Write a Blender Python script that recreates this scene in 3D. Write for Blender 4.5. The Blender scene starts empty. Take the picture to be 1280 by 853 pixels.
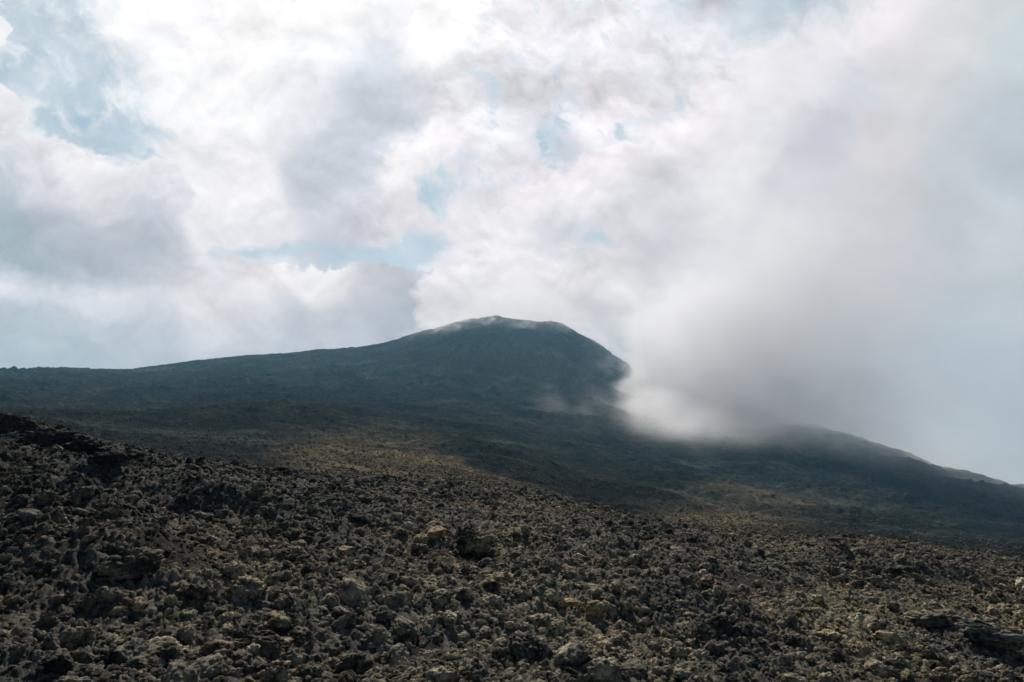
import bpy, bmesh, math, random
import numpy as np
from mathutils import Matrix, Vector

random.seed(7)
RNG = np.random.default_rng(11)
S = bpy.context.scene
C = S.collection
PI = math.pi
EYE = 1.75                      # eye height over the lava field, metres
PITCH = math.radians(8.87)
F = 853.33                      # 24 mm lens, in units of the 1280-wide frame

# ------------------------------------------------------------------ noise
def _h(ix, iy, iz, seed):
    h = (ix.astype(np.int64) * 374761393 + iy.astype(np.int64) * 668265263
         + iz.astype(np.int64) * 2147483647 + seed * 974634777) & 0xFFFFFFFF
    h = ((h ^ (h >> 13)) * 1274126177) & 0xFFFFFFFF
    h = ((h ^ (h >> 16)) * 2246822519) & 0xFFFFFFFF
    return (h ^ (h >> 15)) & 0xFFFFFFFF

def perlin2(x, y, seed=0):
    ix = np.floor(x).astype(np.int64); iy = np.floor(y).astype(np.int64)
    fx = (x - ix).astype(np.float32); fy = (y - iy).astype(np.float32)
    z = np.zeros(1, np.int64)
    def g(dx, dy):
        a = _h(ix + dx, iy + dy, z, seed).astype(np.float32) * np.float32(2 * PI / 4294967296.0)
        return np.cos(a) * (fx - dx) + np.sin(a) * (fy - dy)
    u = fx * fx * fx * (fx * (fx * 6 - 15) + 10); v = fy * fy * fy * (fy * (fy * 6 - 15) + 10)
    a = g(0, 0); b = g(1, 0); c = g(0, 1); d = g(1, 1)
    return 1.5 * ((a + u * (b - a)) + v * ((c + u * (d - c)) - (a + u * (b - a))))

def fbm2(x, y, octv=5, seed=0, gain=0.5, lac=2.03):
    r = 0; a = 1.0; t = 0
    for k in range(octv):
        r = r + a * perlin2(x, y, seed + 17 * k); t += a
        x = x * lac + 13.7; y = y * lac - 7.3; a *= gain
    return r / t

def ridge2(x, y, octv=5, seed=0, gain=0.5):
    r = 0; a = 1.0; t = 0
    for k in range(octv):
        r = r + a * (1 - 2 * np.abs(perlin2(x, y, seed + 17 * k))); t += a
        x = x * 2.03 + 5.1; y = y * 2.03 + 9.2; a *= gain
    return r / t

def worley2(x, y, seed=0):
    ix = np.floor(x).astype(np.int64); iy = np.floor(y).astype(np.int64)
    z = np.zeros(1, np.int64)
    f1 = np.full(x.shape, 9.0, np.float32); f2 = f1.copy()
    cid = np.zeros(x.shape, np.float32)
    for dx in (-1, 0, 1):
        for dy in (-1, 0, 1):
            h = _h(ix + dx, iy + dy, z, seed)
            px = ix + dx + (h & 0xFFFF) / 65536.0; py = iy + dy + (h >> 16) / 65536.0
            d = np.hypot(px - x, py - y).astype(np.float32)
            m = d < f1
            f2 = np.where(m, f1, np.minimum(f2, d))
            cid = np.where(m, (h % 1000) / 1000.0, cid)
            f1 = np.where(m, d, f1)
    return f1, f2, cid

def perlin3(x, y, z, seed=0):
    ix = np.floor(x).astype(np.int64); iy = np.floor(y).astype(np.int64); iz = np.floor(z).astype(np.int64)
    fx = (x - ix).astype(np.float32); fy = (y - iy).astype(np.float32); fz = (z - iz).astype(np.float32)
    f = lambda t: t * t * t * (t * (t * 6 - 15) + 10)
    u, v, w = f(fx), f(fy), f(fz)
    out = 0
    for dx in (0, 1):
        for dy in (0, 1):
            for dz in (0, 1):
                h = _h(ix + dx, iy + dy, iz + dz, seed)
                gx = (h & 1023).astype(np.float32) / 511.5 - 1
                gy = ((h >> 10) & 1023).astype(np.float32) / 511.5 - 1
                gz = ((h >> 20) & 1023).astype(np.float32) / 511.5 - 1
                wt = (u if dx else 1 - u) * (v if dy else 1 - v) * (w if dz else 1 - w)
                out = out + wt * (gx * (fx - dx) + gy * (fy - dy) + gz * (fz - dz))
    return out * 1.3

def fbm3(x, y, z, octv=4, seed=0, gain=0.5):
    r = 0; a = 1.0; t = 0
    for k in range(octv):
        r = r + a * perlin3(x, y, z, seed + 17 * k); t += a
        x = x * 2.03 + 3.1; y = y * 2.03 + 1.7; z = z * 2.03 - 4.4; a *= gain
    return r / t

def worley3(p, seed=0):
    i = np.floor(p).astype(np.int64)
    f1 = np.full(len(p), 9.0); f2 = f1.copy()
    for dx in (-1, 0, 1):
        for dy in (-1, 0, 1):
            for dz in (-1, 0, 1):
                h = _h(i[:, 0] + dx, i[:, 1] + dy, i[:, 2] + dz, seed)
                q = np.stack([i[:, 0] + dx + (h & 1023) / 1024., i[:, 1] + dy + ((h >> 10) & 1023) / 1024.,
                              i[:, 2] + dz + ((h >> 20) & 1023) / 1024.], 1)
                d = np.linalg.norm(q - p, axis=1)
                f2 = np.where(d < f1, f1, np.minimum(f2, d)); f1 = np.minimum(f1, d)
    return f1, f2

def sstep(a, b, x):
    t = np.clip((x - a) / (b - a), 0, 1)
    return t * t * (3 - 2 * t)

# ------------------------------------------------------------------ bearings: photo column/row -> azimuth and slope of sight
def bearing(px, py):
    u = (np.asarray(px, float) - 640) / F; v = (426.5 - np.asarray(py, float)) / F
    X = u; Y = math.cos(PITCH) - v * math.sin(PITCH); Z = math.sin(PITCH) + v * math.cos(PITCH)
    return np.arctan2(X, Y), Z / np.hypot(X, Y)

def frame_xy(X, Y, Z):          # direction -> column/row, to describe where a thing shows
    d = Y * math.cos(PITCH) + Z * math.sin(PITCH)
    v = (-Y * math.sin(PITCH) + Z * math.cos(PITCH)) / d
    return 640 + F * X / d, 426.5 - F * v

def curve(pts):
    a, t = bearing([p[0] for p in pts], [p[1] for p in pts])
    return lambda az: np.interp(az, a, t)

T_CREST = curve([(-500, 500), (0, 533), (60, 538), (95, 548), (150, 568), (200, 576), (300, 586), (350, 591), (400, 597), (550, 604),
                 (620, 611), (680, 621), (720, 633), (780, 647), (900, 666), (1000, 670), (1100, 674), (1200, 691), (1280, 699), (1800, 750)])
T_BASE = curve([(-500, 505), (0, 521), (160, 526), (300, 522), (420, 530), (520, 545), (620, 560), (700, 578), (800, 600), (900, 626),
                (1000, 640), (1150, 660), (1280, 682), (1800, 730)])
T_RIDGE = curve([(-500, 480), (-100, 468), (0, 467), (60, 463), (110, 463), (165, 464), (200, 459), (300, 449), (380, 443), (440, 439), (480, 431), (540, 415),
                 (580, 403), (600, 401), (620, 396), (640, 401), (668, 404), (690, 404), (702, 407), (714, 414), (740, 429), (775, 451), (795, 468), (830, 480), (880, 500), (930, 514),
                 (1000, 530), (1050, 543), (1100, 558), (1200, 591), (1280, 612), (1500, 672), (1800, 735)])
_ra, _ = bearing([-500, 0, 300, 440, 620, 700, 760, 830, 900, 1000, 1280, 1800], [500] * 12)
R_RIDGE = lambda az: np.interp(az, _ra, [1250, 1320, 1380, 1420, 1450, 1430, 1320, 1120, 1020, 950, 860, 700])
TILT = 0.147                     # the whole flank falls to the right

def crest_r(az):
    need = -T_CREST(az) - TILT * np.sin(az)
    return np.clip(EYE / np.maximum(need, 0.03), 21, 46)

# ------------------------------------------------------------------ materials
def mat(name):
    m = bpy.data.materials.new(name); m.use_nodes = True
    nt = m.node_tree; nt.nodes.clear()
    return m, nt, nt.nodes.new('ShaderNodeOutputMaterial')

def node(nt, typ, ins=None, **kw):
    n = nt.nodes.new(typ)
    for k, v in kw.items(): setattr(n, k, v)
    for k, v in (ins or {}).items():
        if isinstance(v, bpy.types.NodeSocket): nt.links.new(v, n.inputs[k])
        else: n.inputs[k].default_value = v
    return n

def mixc(nt, fac, a, b, blend='MIX'):
    n = nt.nodes.new('ShaderNodeMix'); n.data_type = 'RGBA'; n.blend_type = blend
    for i, v in ((0, fac), (6, a), (7, b)):
        if isinstance(v, bpy.types.NodeSocket): nt.links.new(v, n.inputs[i])
        else: n.inputs[i].default_value = v if i == 0 else (*v, 1)
    return n.outputs[2]

def ramp(nt, fac, stops):
    n = nt.nodes.new('ShaderNodeValToRGB'); nt.links.new(fac, n.inputs[0])
    e = n.color_ramp.elements
    while len(e) < len(stops): e.new(0.5)
    for el, (p, c) in zip(e, stops):
        el.position = p; el.color = (*c, 1) if len(c) == 3 else c
    return n.outputs[0]

def lichen_age(nt, geo):
    """the older lobes of the flow, low and close, carry grey-green lichen; the young crest and the left swell hardly any"""
    v = node(nt, 'ShaderNodeTexNoise', {'Vector': geo.outputs['Position'], 'Scale': 0.22, 'Detail': 3.0, 'Roughness': 0.55})
    p = node(nt, 'ShaderNodeSeparateXYZ', {0: geo.outputs['Position']})
    a = node(nt, 'ShaderNodeMapRange', {0: p.outputs[1], 1: 9.0, 2: 21.0, 3: 1.0, 4: 0.25})
    b = node(nt, 'ShaderNodeMapRange', {0: p.outputs[0], 1: -6.0, 2: -1.0, 3: 0.2, 4: 1.0})  # thinner lichen at left also deepens the cloud shade painted there
    c = node(nt, 'ShaderNodeMapRange', {0: v.outputs[0], 1: 0.3, 2: 0.6, 3: 0.35, 4: 1.15})
    m = node(nt, 'ShaderNodeMath', {0: a.outputs[0], 1: b.outputs[0]}, operation='MULTIPLY')
    m = node(nt, 'ShaderNodeMath', {0: m.outputs[0], 1: c.outputs[0]}, operation='MULTIPLY', use_clamp=True)
    return m.outputs[0]

def left_cloud_shade(nt, geo):
    """cloud shade over the left of the field, painted in as a dark bluish tint"""
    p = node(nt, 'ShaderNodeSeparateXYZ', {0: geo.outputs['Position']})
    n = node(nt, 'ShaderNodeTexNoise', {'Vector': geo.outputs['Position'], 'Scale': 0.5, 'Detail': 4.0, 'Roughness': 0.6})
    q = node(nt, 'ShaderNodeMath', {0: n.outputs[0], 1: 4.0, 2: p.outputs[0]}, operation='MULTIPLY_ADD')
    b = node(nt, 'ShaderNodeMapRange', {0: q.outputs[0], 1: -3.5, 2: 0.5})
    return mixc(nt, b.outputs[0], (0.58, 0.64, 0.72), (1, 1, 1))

def lava_material(name, tones, spread=0.5, gain=1.0):
    """clinkery basalt: a tone per stone, mottled with lichen and oxidised blotches"""
    m, nt, out = mat(name)
    oi = node(nt, 'ShaderNodeObjectInfo'); tc = node(nt, 'ShaderNodeTexCoord'); geo = node(nt, 'ShaderNodeNewGeometry')
    base = ramp(nt, oi.outputs['Random'], tones)
    n1 = node(nt, 'ShaderNodeTexNoise', {'Vector': geo.outputs['Position'], 'Scale': 12.0, 'Detail': 6.0, 'Roughness': 0.75})
    n2 = node(nt, 'ShaderNodeTexNoise', {'Vector': geo.outputs['Position'], 'Scale': 3.1, 'Detail': 4.0, 'Roughness': 0.6})
    n3 = node(nt, 'ShaderNodeTexNoise', {'Vector': geo.outputs['Position'], 'Scale': 0.35, 'Detail': 3.0, 'Roughness': 0.55})
    mot = ramp(nt, n1.outputs[0], [(0.37, (0.16, 0.165, 0.17)), (0.5, (0.8, 0.79, 0.77)), (0.63, (2.6, 2.45, 2.15))])
    c = mixc(nt, 1.0, base, mot, 'MULTIPLY')
    age = lichen_age(nt, geo)
    lf = ramp(nt, n2.outputs[0], [(0.40, (0, 0, 0)), (0.60, (1, 1, 1))])
    mot2 = node(nt, 'ShaderNodeMapRange', {0: n1.outputs[0], 1: 0.36, 2: 0.64})
    lich = mixc(nt, mot2.outputs[0], (0.022, 0.022, 0.018), (0.56, 0.515, 0.39))
    lf2 = node(nt, 'ShaderNodeMath', {0: lf, 1: age}, operation='MULTIPLY')
    lfm = node(nt, 'ShaderNodeMath', {0: lf2.outputs[0], 1: min(1.0, spread * 1.7)}, operation='MULTIPLY')
    c = mixc(nt, lfm.outputs[0], c, lich)
    reg = ramp(nt, n3.outputs[0], [(0.32, (0.55, 0.6, 0.66)), (0.5, (0.95, 0.95, 0.95)), (0.68, (1.3, 1.2, 1.02))])
    c = mixc(nt, 1.0, c, reg, 'MULTIPLY')
    c = mixc(nt, 1.0, c, left_cloud_shade(nt, geo), 'MULTIPLY')
    c = mixc(nt, 1.0, c, (1.55 * gain, 1.46 * gain, 1.30 * gain), 'MULTIPLY')
    b1 = node(nt, 'ShaderNodeTexNoise', {'Vector': geo.outputs['Position'], 'Scale': 38.0, 'Detail': 5.0, 'Roughness': 0.75})
    bp = node(nt, 'ShaderNodeBump', {'Height': b1.outputs[0], 'Strength': 0.9, 'Distance': 0.03})
    bs = node(nt, 'ShaderNodeBsdfPrincipled', {'Base Color': c, 'Roughness': 0.92, 'Specular IOR Level': 0.18, 'Normal': bp.outputs[0]})
    nt.links.new(bs.outputs[0], out.inputs[0])
    return m

MIXED = [(0.0, (0.022, 0.022, 0.022)), (0.3, (0.042, 0.041, 0.038)), (0.55, (0.072, 0.068, 0.060)), (0.78, (0.115, 0.104, 0.084)),
         (0.96, (0.15, 0.13, 0.10)), (1.0, (0.17, 0.125, 0.09))]
M_RUBBLE = lava_material('lava_rubble_rock', MIXED)
M_BLACK = lava_material('black_lava', [(0, (0.022, 0.022, 0.022)), (1, (0.036, 0.035, 0.034))], 0.4)
M_GREY = lava_material('grey_lava', [(0, (0.044, 0.044, 0.043)), (1, (0.066, 0.064, 0.06))], 0.6)
M_TAN = lava_material('tan_lava', [(0, (0.12, 0.102, 0.075)), (1, (0.17, 0.138, 0.095))], 0.5)
M_RUST = lava_material('rusty_lava', [(0, (0.07, 0.046, 0.037)), (1, (0.095, 0.06, 0.046))], 0.25)
M_SLAB = lava_material('ochre_slab', [(0, (0.17, 0.127, 0.088)), (1, (0.185, 0.135, 0.09))], 0.1, 1.2)
M_PALE = lava_material('pale_stone', [(0, (0.3, 0.28, 0.23)), (1, (0.34, 0.31, 0.25))], 0.15, 1.2)

def ground_material():
    m, nt, out = mat('lava_field_ground')
    geo = node(nt, 'ShaderNodeNewGeometry')
    at = node(nt, 'ShaderNodeAttribute', attribute_name='stone'); sc = node(nt, 'ShaderNodeAttribute', attribute_name='scoria')
    base = ramp(nt, at.outputs['Fac'], MIXED)
    n1 = node(nt, 'ShaderNodeTexNoise', {'Vector': geo.outputs['Position'], 'Scale': 11.0, 'Detail': 6.0, 'Roughness': 0.7})
    n3 = node(nt, 'ShaderNodeTexNoise', {'Vector': geo.outputs['Position'], 'Scale': 0.35, 'Detail': 3.0, 'Roughness': 0.55})
    mot = ramp(nt, n1.outputs[0], [(0.36, (0.2, 0.2, 0.2)), (0.5, (0.8, 0.79, 0.77)), (0.64, (1.9, 1.8, 1.6))])
    c = mixc(nt, 1.0, base, mot, 'MULTIPLY')
    mot2 = node(nt, 'ShaderNodeMapRange', {0: n1.outputs[0], 1: 0.36, 2: 0.64})
    lich = mixc(nt, mot2.outputs[0], (0.018, 0.018, 0.0145), (0.33, 0.305, 0.23))
    lf = node(nt, 'ShaderNodeMath', {0: lichen_age(nt, geo), 1: 0.6}, operation='MULTIPLY')
    c = mixc(nt, lf.outputs[0], c, lich)
    cind = mixc(nt, n1.outputs[0], (0.011, 0.0095, 0.009), (0.032, 0.025, 0.023))
    c = mixc(nt, sc.outputs['Fac'], c, cind)
    reg = ramp(nt, n3.outputs[0], [(0.32, (0.55, 0.6, 0.66)), (0.5, (0.95, 0.95, 0.95)), (0.68, (1.3, 1.2, 1.02))])
    c = mixc(nt, 1.0, c, reg, 'MULTIPLY')
    c = mixc(nt, 1.0, c, left_cloud_shade(nt, geo), 'MULTIPLY')
    b1 = node(nt, 'ShaderNodeTexNoise', {'Vector': geo.outputs['Position'], 'Scale': 30.0, 'Detail': 5.0, 'Roughness': 0.75})
    bp = node(nt, 'ShaderNodeBump', {'Height': b1.outputs[0], 'Strength': 0.9, 'Distance': 0.03})
    bs = node(nt, 'ShaderNodeBsdfPrincipled', {'Base Color': c, 'Roughness': 0.95, 'Specular IOR Level': 0.15, 'Normal': bp.outputs[0]})
    nt.links.new(bs.outputs[0], out.inputs[0])
    return m

def mountain_material():
    m, nt, out = mat('volcano_slope')
    geo = node(nt, 'ShaderNodeNewGeometry')
    veg = node(nt, 'ShaderNodeAttribute', attribute_name='brown'); flow = node(nt, 'ShaderNodeAttribute', attribute_name='flow')
    nf0 = node(nt, 'ShaderNodeTexNoise', {'Vector': geo.outputs['Position'], 'Scale': 0.3, 'Detail': 7.0, 'Roughness': 0.8})
    nf = node(nt, 'ShaderNodeMapRange', {0: nf0.outputs[0], 1: 0.33, 2: 0.67})
    nc = node(nt, 'ShaderNodeTexNoise', {'Vector': geo.outputs['Position'], 'Scale': 0.022, 'Detail': 7.0, 'Roughness': 0.68})
    heath = mixc(nt, nf.outputs[0], (0.010, 0.017, 0.016), (0.115, 0.128, 0.106))
    lava = mixc(nt, nf.outputs[0], (0.006, 0.008, 0.0085), (0.054, 0.056, 0.055))
    brown = mixc(nt, nf.outputs[0], (0.085, 0.068, 0.045), (0.31, 0.245, 0.158))
    c = mixc(nt, flow.outputs['Fac'], heath, lava)
    c = mixc(nt, veg.outputs['Fac'], c, brown)
    reg = ramp(nt, nc.outputs[0], [(0.34, (0.4, 0.42, 0.45)), (0.5, (1.0, 1.0, 1.0)), (0.66, (1.9, 1.82, 1.65))])
    c = mixc(nt, 1.0, c, reg, 'MULTIPLY')
    bp = node(nt, 'ShaderNodeBump', {'Height': nf.outputs[0], 'Strength': 0.8, 'Distance': 2.0})
    bs = node(nt, 'ShaderNodeBsdfPrincipled', {'Base Color': c, 'Roughness': 1.0, 'Specular IOR Level': 0.0, 'Normal': bp.outputs[0]})
    nt.links.new(bs.outputs[0], out.inputs[0])
    return m

# ------------------------------------------------------------------ mesh helpers
def link(name, me, m=None):
    o = bpy.data.objects.new(name, me); C.objects.link(o)
    if m: me.materials.append(m)
    return o

def grid_mesh(name, X, Y, Z):
    nr, nc = X.shape
    me = bpy.data.meshes.new(name)
    idx = np.arange(nr * nc, dtype=np.int32).reshape(nr, nc)
    q = np.stack([idx[:-1, :-1], idx[:-1, 1:], idx[1:, 1:], idx[1:, :-1]], -1).reshape(-1, 4)
    me.vertices.add(nr * nc); me.vertices.foreach_set('co', np.stack([X, Y, Z], -1).astype(np.float32).ravel())
    me.loops.add(q.size); me.loops.foreach_set('vertex_index', q.ravel())
    me.polygons.add(len(q)); me.polygons.foreach_set('loop_start', np.arange(0, q.size, 4, dtype=np.int32))
    me.polygons.foreach_set('use_smooth', np.ones(len(q), bool))
    me.update()
    return me

def attr(me, name, v, typ='FLOAT', dom='POINT'):
    a = me.attributes.new(name, typ, dom)
    a.data.foreach_set({'FLOAT': 'value', 'INT': 'value', 'FLOAT_VECTOR': 'vector', 'FLOAT_COLOR': 'color'}[typ], np.ascontiguousarray(v).ravel())

def tag(o, label=None, cat=None, group=None, kind=None):
    for k, v in (('label', label), ('category', cat), ('group', group), ('kind', kind)):
        if v: o[k] = v
    return o

# ------------------------------------------------------------------ the lava field
MOUNDS = [  # column, row in the frame of its foot, width m, depth m, height m: swells of the flow
    (150, 715, 1.5, 0.9, 0.50), (60, 650, 2.0, 1.2, 0.55), (20, 600, 2.6, 1.6, 0.5), (110, 575, 2.6, 1.2, 0.42), (600, 690, 1.0, 0.7, 0.3), (860, 760, 1.6, 1.0, 0.35), (1180, 735, 3.0, 1.6, 0.5),
    (1000, 700, 3.2, 1.6, 0.45), (330, 640, 2.2, 1.1, 0.4), (460, 740, 1.1, 0.7, 0.25), (760, 690, 2.0, 1.0, 0.3), (1230, 800, 1.2, 0.8, 0.32), (700, 830, 0.8, 0.6, 0.25),
]
def plane_hit(px, py):           # where the line of sight meets the tilted field
    az, T = bearing(px, py)
    r = EYE / np.maximum(-T - TILT * np.sin(az), 0.045)
    return r * np.sin(az), r * np.cos(az)

_m = []
for (px, py, w, d, h) in MOUNDS:
    mx, my = plane_hit(px, py); _m.append((float(mx), float(my), w, d, h))

SCORIA = [(208, 722, 0.75, 0.5), (790, 655, 3.2, 1.6), (880, 668, 5, 1.5), (960, 730, 1.3, 0.7), (560, 700, 0.9, 0.45), (1090, 690, 4.5, 1.6), (690, 705, 0.8, 0.4), (1050, 765, 1.0, 0.5), (520, 795, 0.4, 0.25)]
_s = []
for (px, py, w, d) in SCORIA:
    mx, my = plane_hit(px, py); _s.append((float(mx), float(my), w, d))

def scoria(x, y):
    v = 0
    wx = x + 0.5 * perlin2(x * 0.9, y * 0.9, 71); wy = y + 0.4 * perlin2(x * 0.9 + 9, y * 0.9, 72)
    for (mx, my, w, d) in _s:
        v = np.maximum(v, 1 - np.hypot((wx - mx) / w, (wy - my) / d))
    return sstep(0.0, 0.45, v)

def field_base(x, y):
    """swell of the flow without its stones"""
    r = np.hypot(x, y); az = np.arctan2(x, y)
    z = -TILT * x
    amp = sstep(2.5, 8, r)
    z = z + amp * (0.34 * fbm2(x / 5.2, y / 4.2, 3, 3) + 0.15 * ridge2(x / 1.9, y / 1.7, 3, 5)) - 0.05
    wx = x + 0.4 * perlin2(x * 0.8, y * 0.8, 61); wy = y + 0.35 * perlin2(x * 0.8 + 5, y * 0.8, 62)
    for (mx, my, w, d, h) in _m:
        q = np.hypot((wx - mx) / w, (wy - my) / d)
        z = z + h * np.exp(-q * q * 1.2)
    rc = crest_r(az)
    e = np.maximum(r - rc, 0)
    return z - 0.018 * e * e - 0.02 * e

def field_detail(x, y):
    sc = scoria(x, y)
    wx = x + 0.09 * perlin2(x * 4, y * 4, 31); wy = y + 0.09 * perlin2(x * 4, y * 4, 32)
    a1, a2, c1 = worley2(wx / 0.25, wy / 0.25, 21)
    b1, b2, c2 = worley2(wx / 0.085 + 3, wy / 0.085, 22)
    big = np.sqrt(np.clip((a2 - a1) * 1.5, 0, 1)) * (0.3 + 0.9 * c1)
    sml = np.sqrt(np.clip((b2 - b1) * 1.5, 0, 1)) * (0.3 + 0.9 * c2)
    dz = (0.05 * big + 0.04 * sml) * (1 - 0.6 * sc) + 0.05 * fbm2(x * 13, y * 13, 4, 41, 0.65) * (1 - 0.4 * sc)
    return dz, (0.6 * c1 + 0.4 * c2) % 1.0, sc

def build_ground():
    nc, nr = 1150, 1500
    az = np.linspace(-0.86, 0.86, nc)
    r = np.exp(np.linspace(math.log(1.3), math.log(78), nr))
    A, R = np.meshgrid(az, r)
    X = R * np.sin(A); Y = R * np.cos(A)
    dz, st, sc = field_detail(X, Y)
    Z = field_base(X, Y) + dz - 0.10
    me = grid_mesh('ground', X, Y, Z)
    attr(me, 'stone', st.astype(np.float32)); attr(me, 'scoria', sc.astype(np.float32))
    o = link('ground', me, ground_material())
    tag(o, 'rough dark lava field of clinker and ash sloping down to the right', 'ground', kind='structure')

# ------------------------------------------------------------------ the volcano and its flank
HUMPS = [ # column, row, distance, width m, depth m, height m: hummocks and flow fronts on the lower slope
    (340, 516, 330, 34, 40, 5.5), (410, 524, 300, 30, 35, 4.5), (230, 524, 300, 40, 30, 1.8), (70, 530, 260, 28, 25, 1.5), (130, 532, 240, 20, 20, 1.2), (560, 560, 260, 30, 40, 3.5), (800, 622, 190, 24, 12, 3.2),
    (835, 640, 165, 13, 9, 3.2), (900, 600, 300, 50, 22, 7.5), (860, 555, 620, 80, 60, 7), (1000, 575, 520, 70, 30, 9), (1100, 610, 430, 60, 22, 7), (1040, 640, 260, 30, 15, 3.2), (740, 550, 700, 60, 60, 6),
    (640, 590, 230, 26, 14, 2.6), (500, 545, 380, 60, 30, 5),
]
_hm = []
for (px, py, d, w, dp, h) in HUMPS:
    a, T = bearing(px, py); _hm.append((d * math.sin(a), d * math.cos(a), w, dp, h))
SUM_A, _ = bearing(645, 400)
SUMMIT = (1420 * math.sin(SUM_A), 1420 * math.cos(SUM_A))

def slope_base(x, y):
    r = np.hypot(x, y); az = np.arctan2(x, y)
    Tc, Tb, Tr, Rr = T_CREST(az), T_BASE(az), T_RIDGE(az), R_RIDGE(az)
    L = np.log(r)
    l0, l1, l2, l3 = math.log(50), math.log(95), math.log(330), np.log(Rr)
    t01 = sstep(0, 1, (L - l0) / (l1 - l0)); t12 = np.clip((L - l1) / (l2 - l1), 0, 1)
    t23 = np.clip((r - 330) / (Rr - 330), 0, 1)
    T = (Tc - 0.05) + 0.045 * t01 + (Tb - Tc + 0.005) * (t12 ** 1.15)
    e = np.clip((r - Rr) / Rr, 0, 2)
    T = T + (Tr - Tb) * (t23 ** 0.92) - 0.5 * e * e - 0.30 * e
    return EYE + r * T

def slope_detail(x, y):
    r = np.hypot(x, y); az = np.arctan2(x, y)
    Rr = R_RIDGE(az)
    near = sstep(60, 300, r)
    fade = 1 - 0.6 * sstep(0.86, 1.0, r / Rr)
    # gullies running down from the summit
    dx, dy = x - SUMMIT[0], y - SUMMIT[1]
    ds = np.hypot(dx, dy); th = np.arctan2(dx, -dy)
    cone = sstep(950, 500, ds) * sstep(20, 200, ds)
    wth = th + 0.05 * fbm2(x / 160, y / 160, 3, 81)
    gul = ridge2(wth * 9, ds / 420, 4, 82, 0.55)
    z = cone * 16.0 * gul * (1 - 0.5 * sstep(0.8, 1.0, r / Rr))
    # flow lobes stretched down the flank
    ca, sa = math.cos(-0.62), math.sin(-0.62)
    wx = x + 30 * fbm2(x / 120, y / 120, 3, 83); wy = y + 30 * fbm2(x / 120 + 7, y / 120, 3, 84)
    p, q = wx * ca - wy * sa, wx * sa + wy * ca
    lobes = ridge2(p / 260, q / 62, 5, 85, 0.55)
    z = z + near * (1 - 0.7 * cone) * fade * (0.02 * np.minimum(r, 900)) * (0.35 + 0.65 * sstep(200, 700, r)) * lobes
    # clinker and scrub roughness
    z = z + (0.22 + 0.0006 * r) * ridge2(x / 3.2, y / 3.2, 3, 99) * sstep(700, 300, r)
    calm = 1 - 0.72 * sstep(0.80, 0.98, r / Rr)
    z = z + calm * (0.5 + 0.0024 * r) * fbm2(x / 9, y / 9, 5, 86, 0.62) * (1 + 1.0 * sstep(0.1, 0.5, lobes))
    f1, f2, c = worley2(x / 5.5 + fbm2(x / 8, y / 8, 2, 88), y / 5.5, 87)
    z = z + calm * (0.5 + 0.0017 * r) * np.clip(0.75 - f1, 0, 1) * (0.4 + c)
    wx = x + 6 * perlin2(x / 20, y / 20, 91); wy = y + 6 * perlin2(x / 20 + 3, y / 20, 92)
    for (hx, hy, w, d, h) in _hm:
        e = np.exp(-(((wx - hx) / w) ** 2 + ((wy - hy) / d) ** 2) * 1.3)
        z = z + h * e
    return z, lobes, cone

def heath_brown(X, Y, Z):
    # what grows where: dry brown heath on the old flow, black clinker on the young ones
    px, py = frame_xy(X, Y, Z - EYE)
    wpx = px + 26 * fbm2(X / 22, Y / 40, 4, 95) * 1.6; wpy = py + 9 * fbm2(X / 22 + 4, Y / 40, 4, 96) * 1.6
    lowlim = np.interp(wpx, [250, 330, 420, 520, 560, 600, 680, 740], [600, 566, 548, 556, 572, 592, 612, 640])
    br = sstep(-6, 8, wpy - lowlim) * sstep(760, 700, wpx) * sstep(300, 420, wpx)
    br2 = np.exp(-(((wpx - 900) / 70) ** 2 + ((wpy - 650) / 22) ** 2)) * 1.2
    br3 = 0.8 * np.exp(-(((wpx - 960) / 90) ** 2 + ((wpy - 618) / 20) ** 2))
    br4 = 0.6 * np.exp(-(((wpx - 430) / 110) ** 2 + ((wpy - 548) / 12) ** 2))
    scar = np.exp(-(((px - 200) / 34) ** 2 + ((py - 463) / 2.2) ** 2)) + np.exp(-(((px - 130 + (py - 486) * 2) / 10) ** 2 + ((py - 486) / 2.0) ** 2))
    return np.clip(np.maximum(np.maximum.reduce([br, br2, br3, br4]) * sstep(430, 330, np.hypot(X, Y)), 0.35 * scar), 0, 1)

def streaks(x, y):
    """ash and rubble tongues running straight down the cone"""
    dx, dy = x - SUMMIT[0], y - SUMMIT[1]
    ds = np.hypot(dx, dy); th = np.arctan2(dx, -dy) + 0.04 * fbm2(x / 120, y / 120, 3, 181)
    return fbm2(th * 16, ds / 340, 5, 182, 0.62)

def build_mountain():
    nc, nr = 1500, 1150
    az = np.linspace(-0.86, 0.86, nc)
    r = np.concatenate([np.exp(np.linspace(math.log(46), math.log(1520), nr - 60)), np.linspace(1530, 2300, 60)])
    A, R = np.meshgrid(az, r)
    X = R * np.sin(A); Y = R * np.cos(A)
    dz, lobes, cone = slope_detail(X, Y)
    Z = slope_base(X, Y) + dz
    me = grid_mesh('mountain', X, Y, Z)
    brown = heath_brown(X, Y, Z)
    flow = np.clip(sstep(0.12, 0.42, lobes + 0.25 * fbm2(X / 60, Y / 60, 4, 97)) * (1 - brown) + cone * (0.45 + 0.3 * fbm2(X / 90, Y / 90, 4, 98) + 2.4 * streaks(X, Y)), 0, 1)
    attr(me, 'brown', brown.astype(np.float32)); attr(me, 'flow', flow.astype(np.float32))
    o = link('mountain', me, mountain_material())
    tag(o, 'dark volcanic cone with long shoulders and lava flows under cloud', 'mountain', kind='structure')

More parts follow.
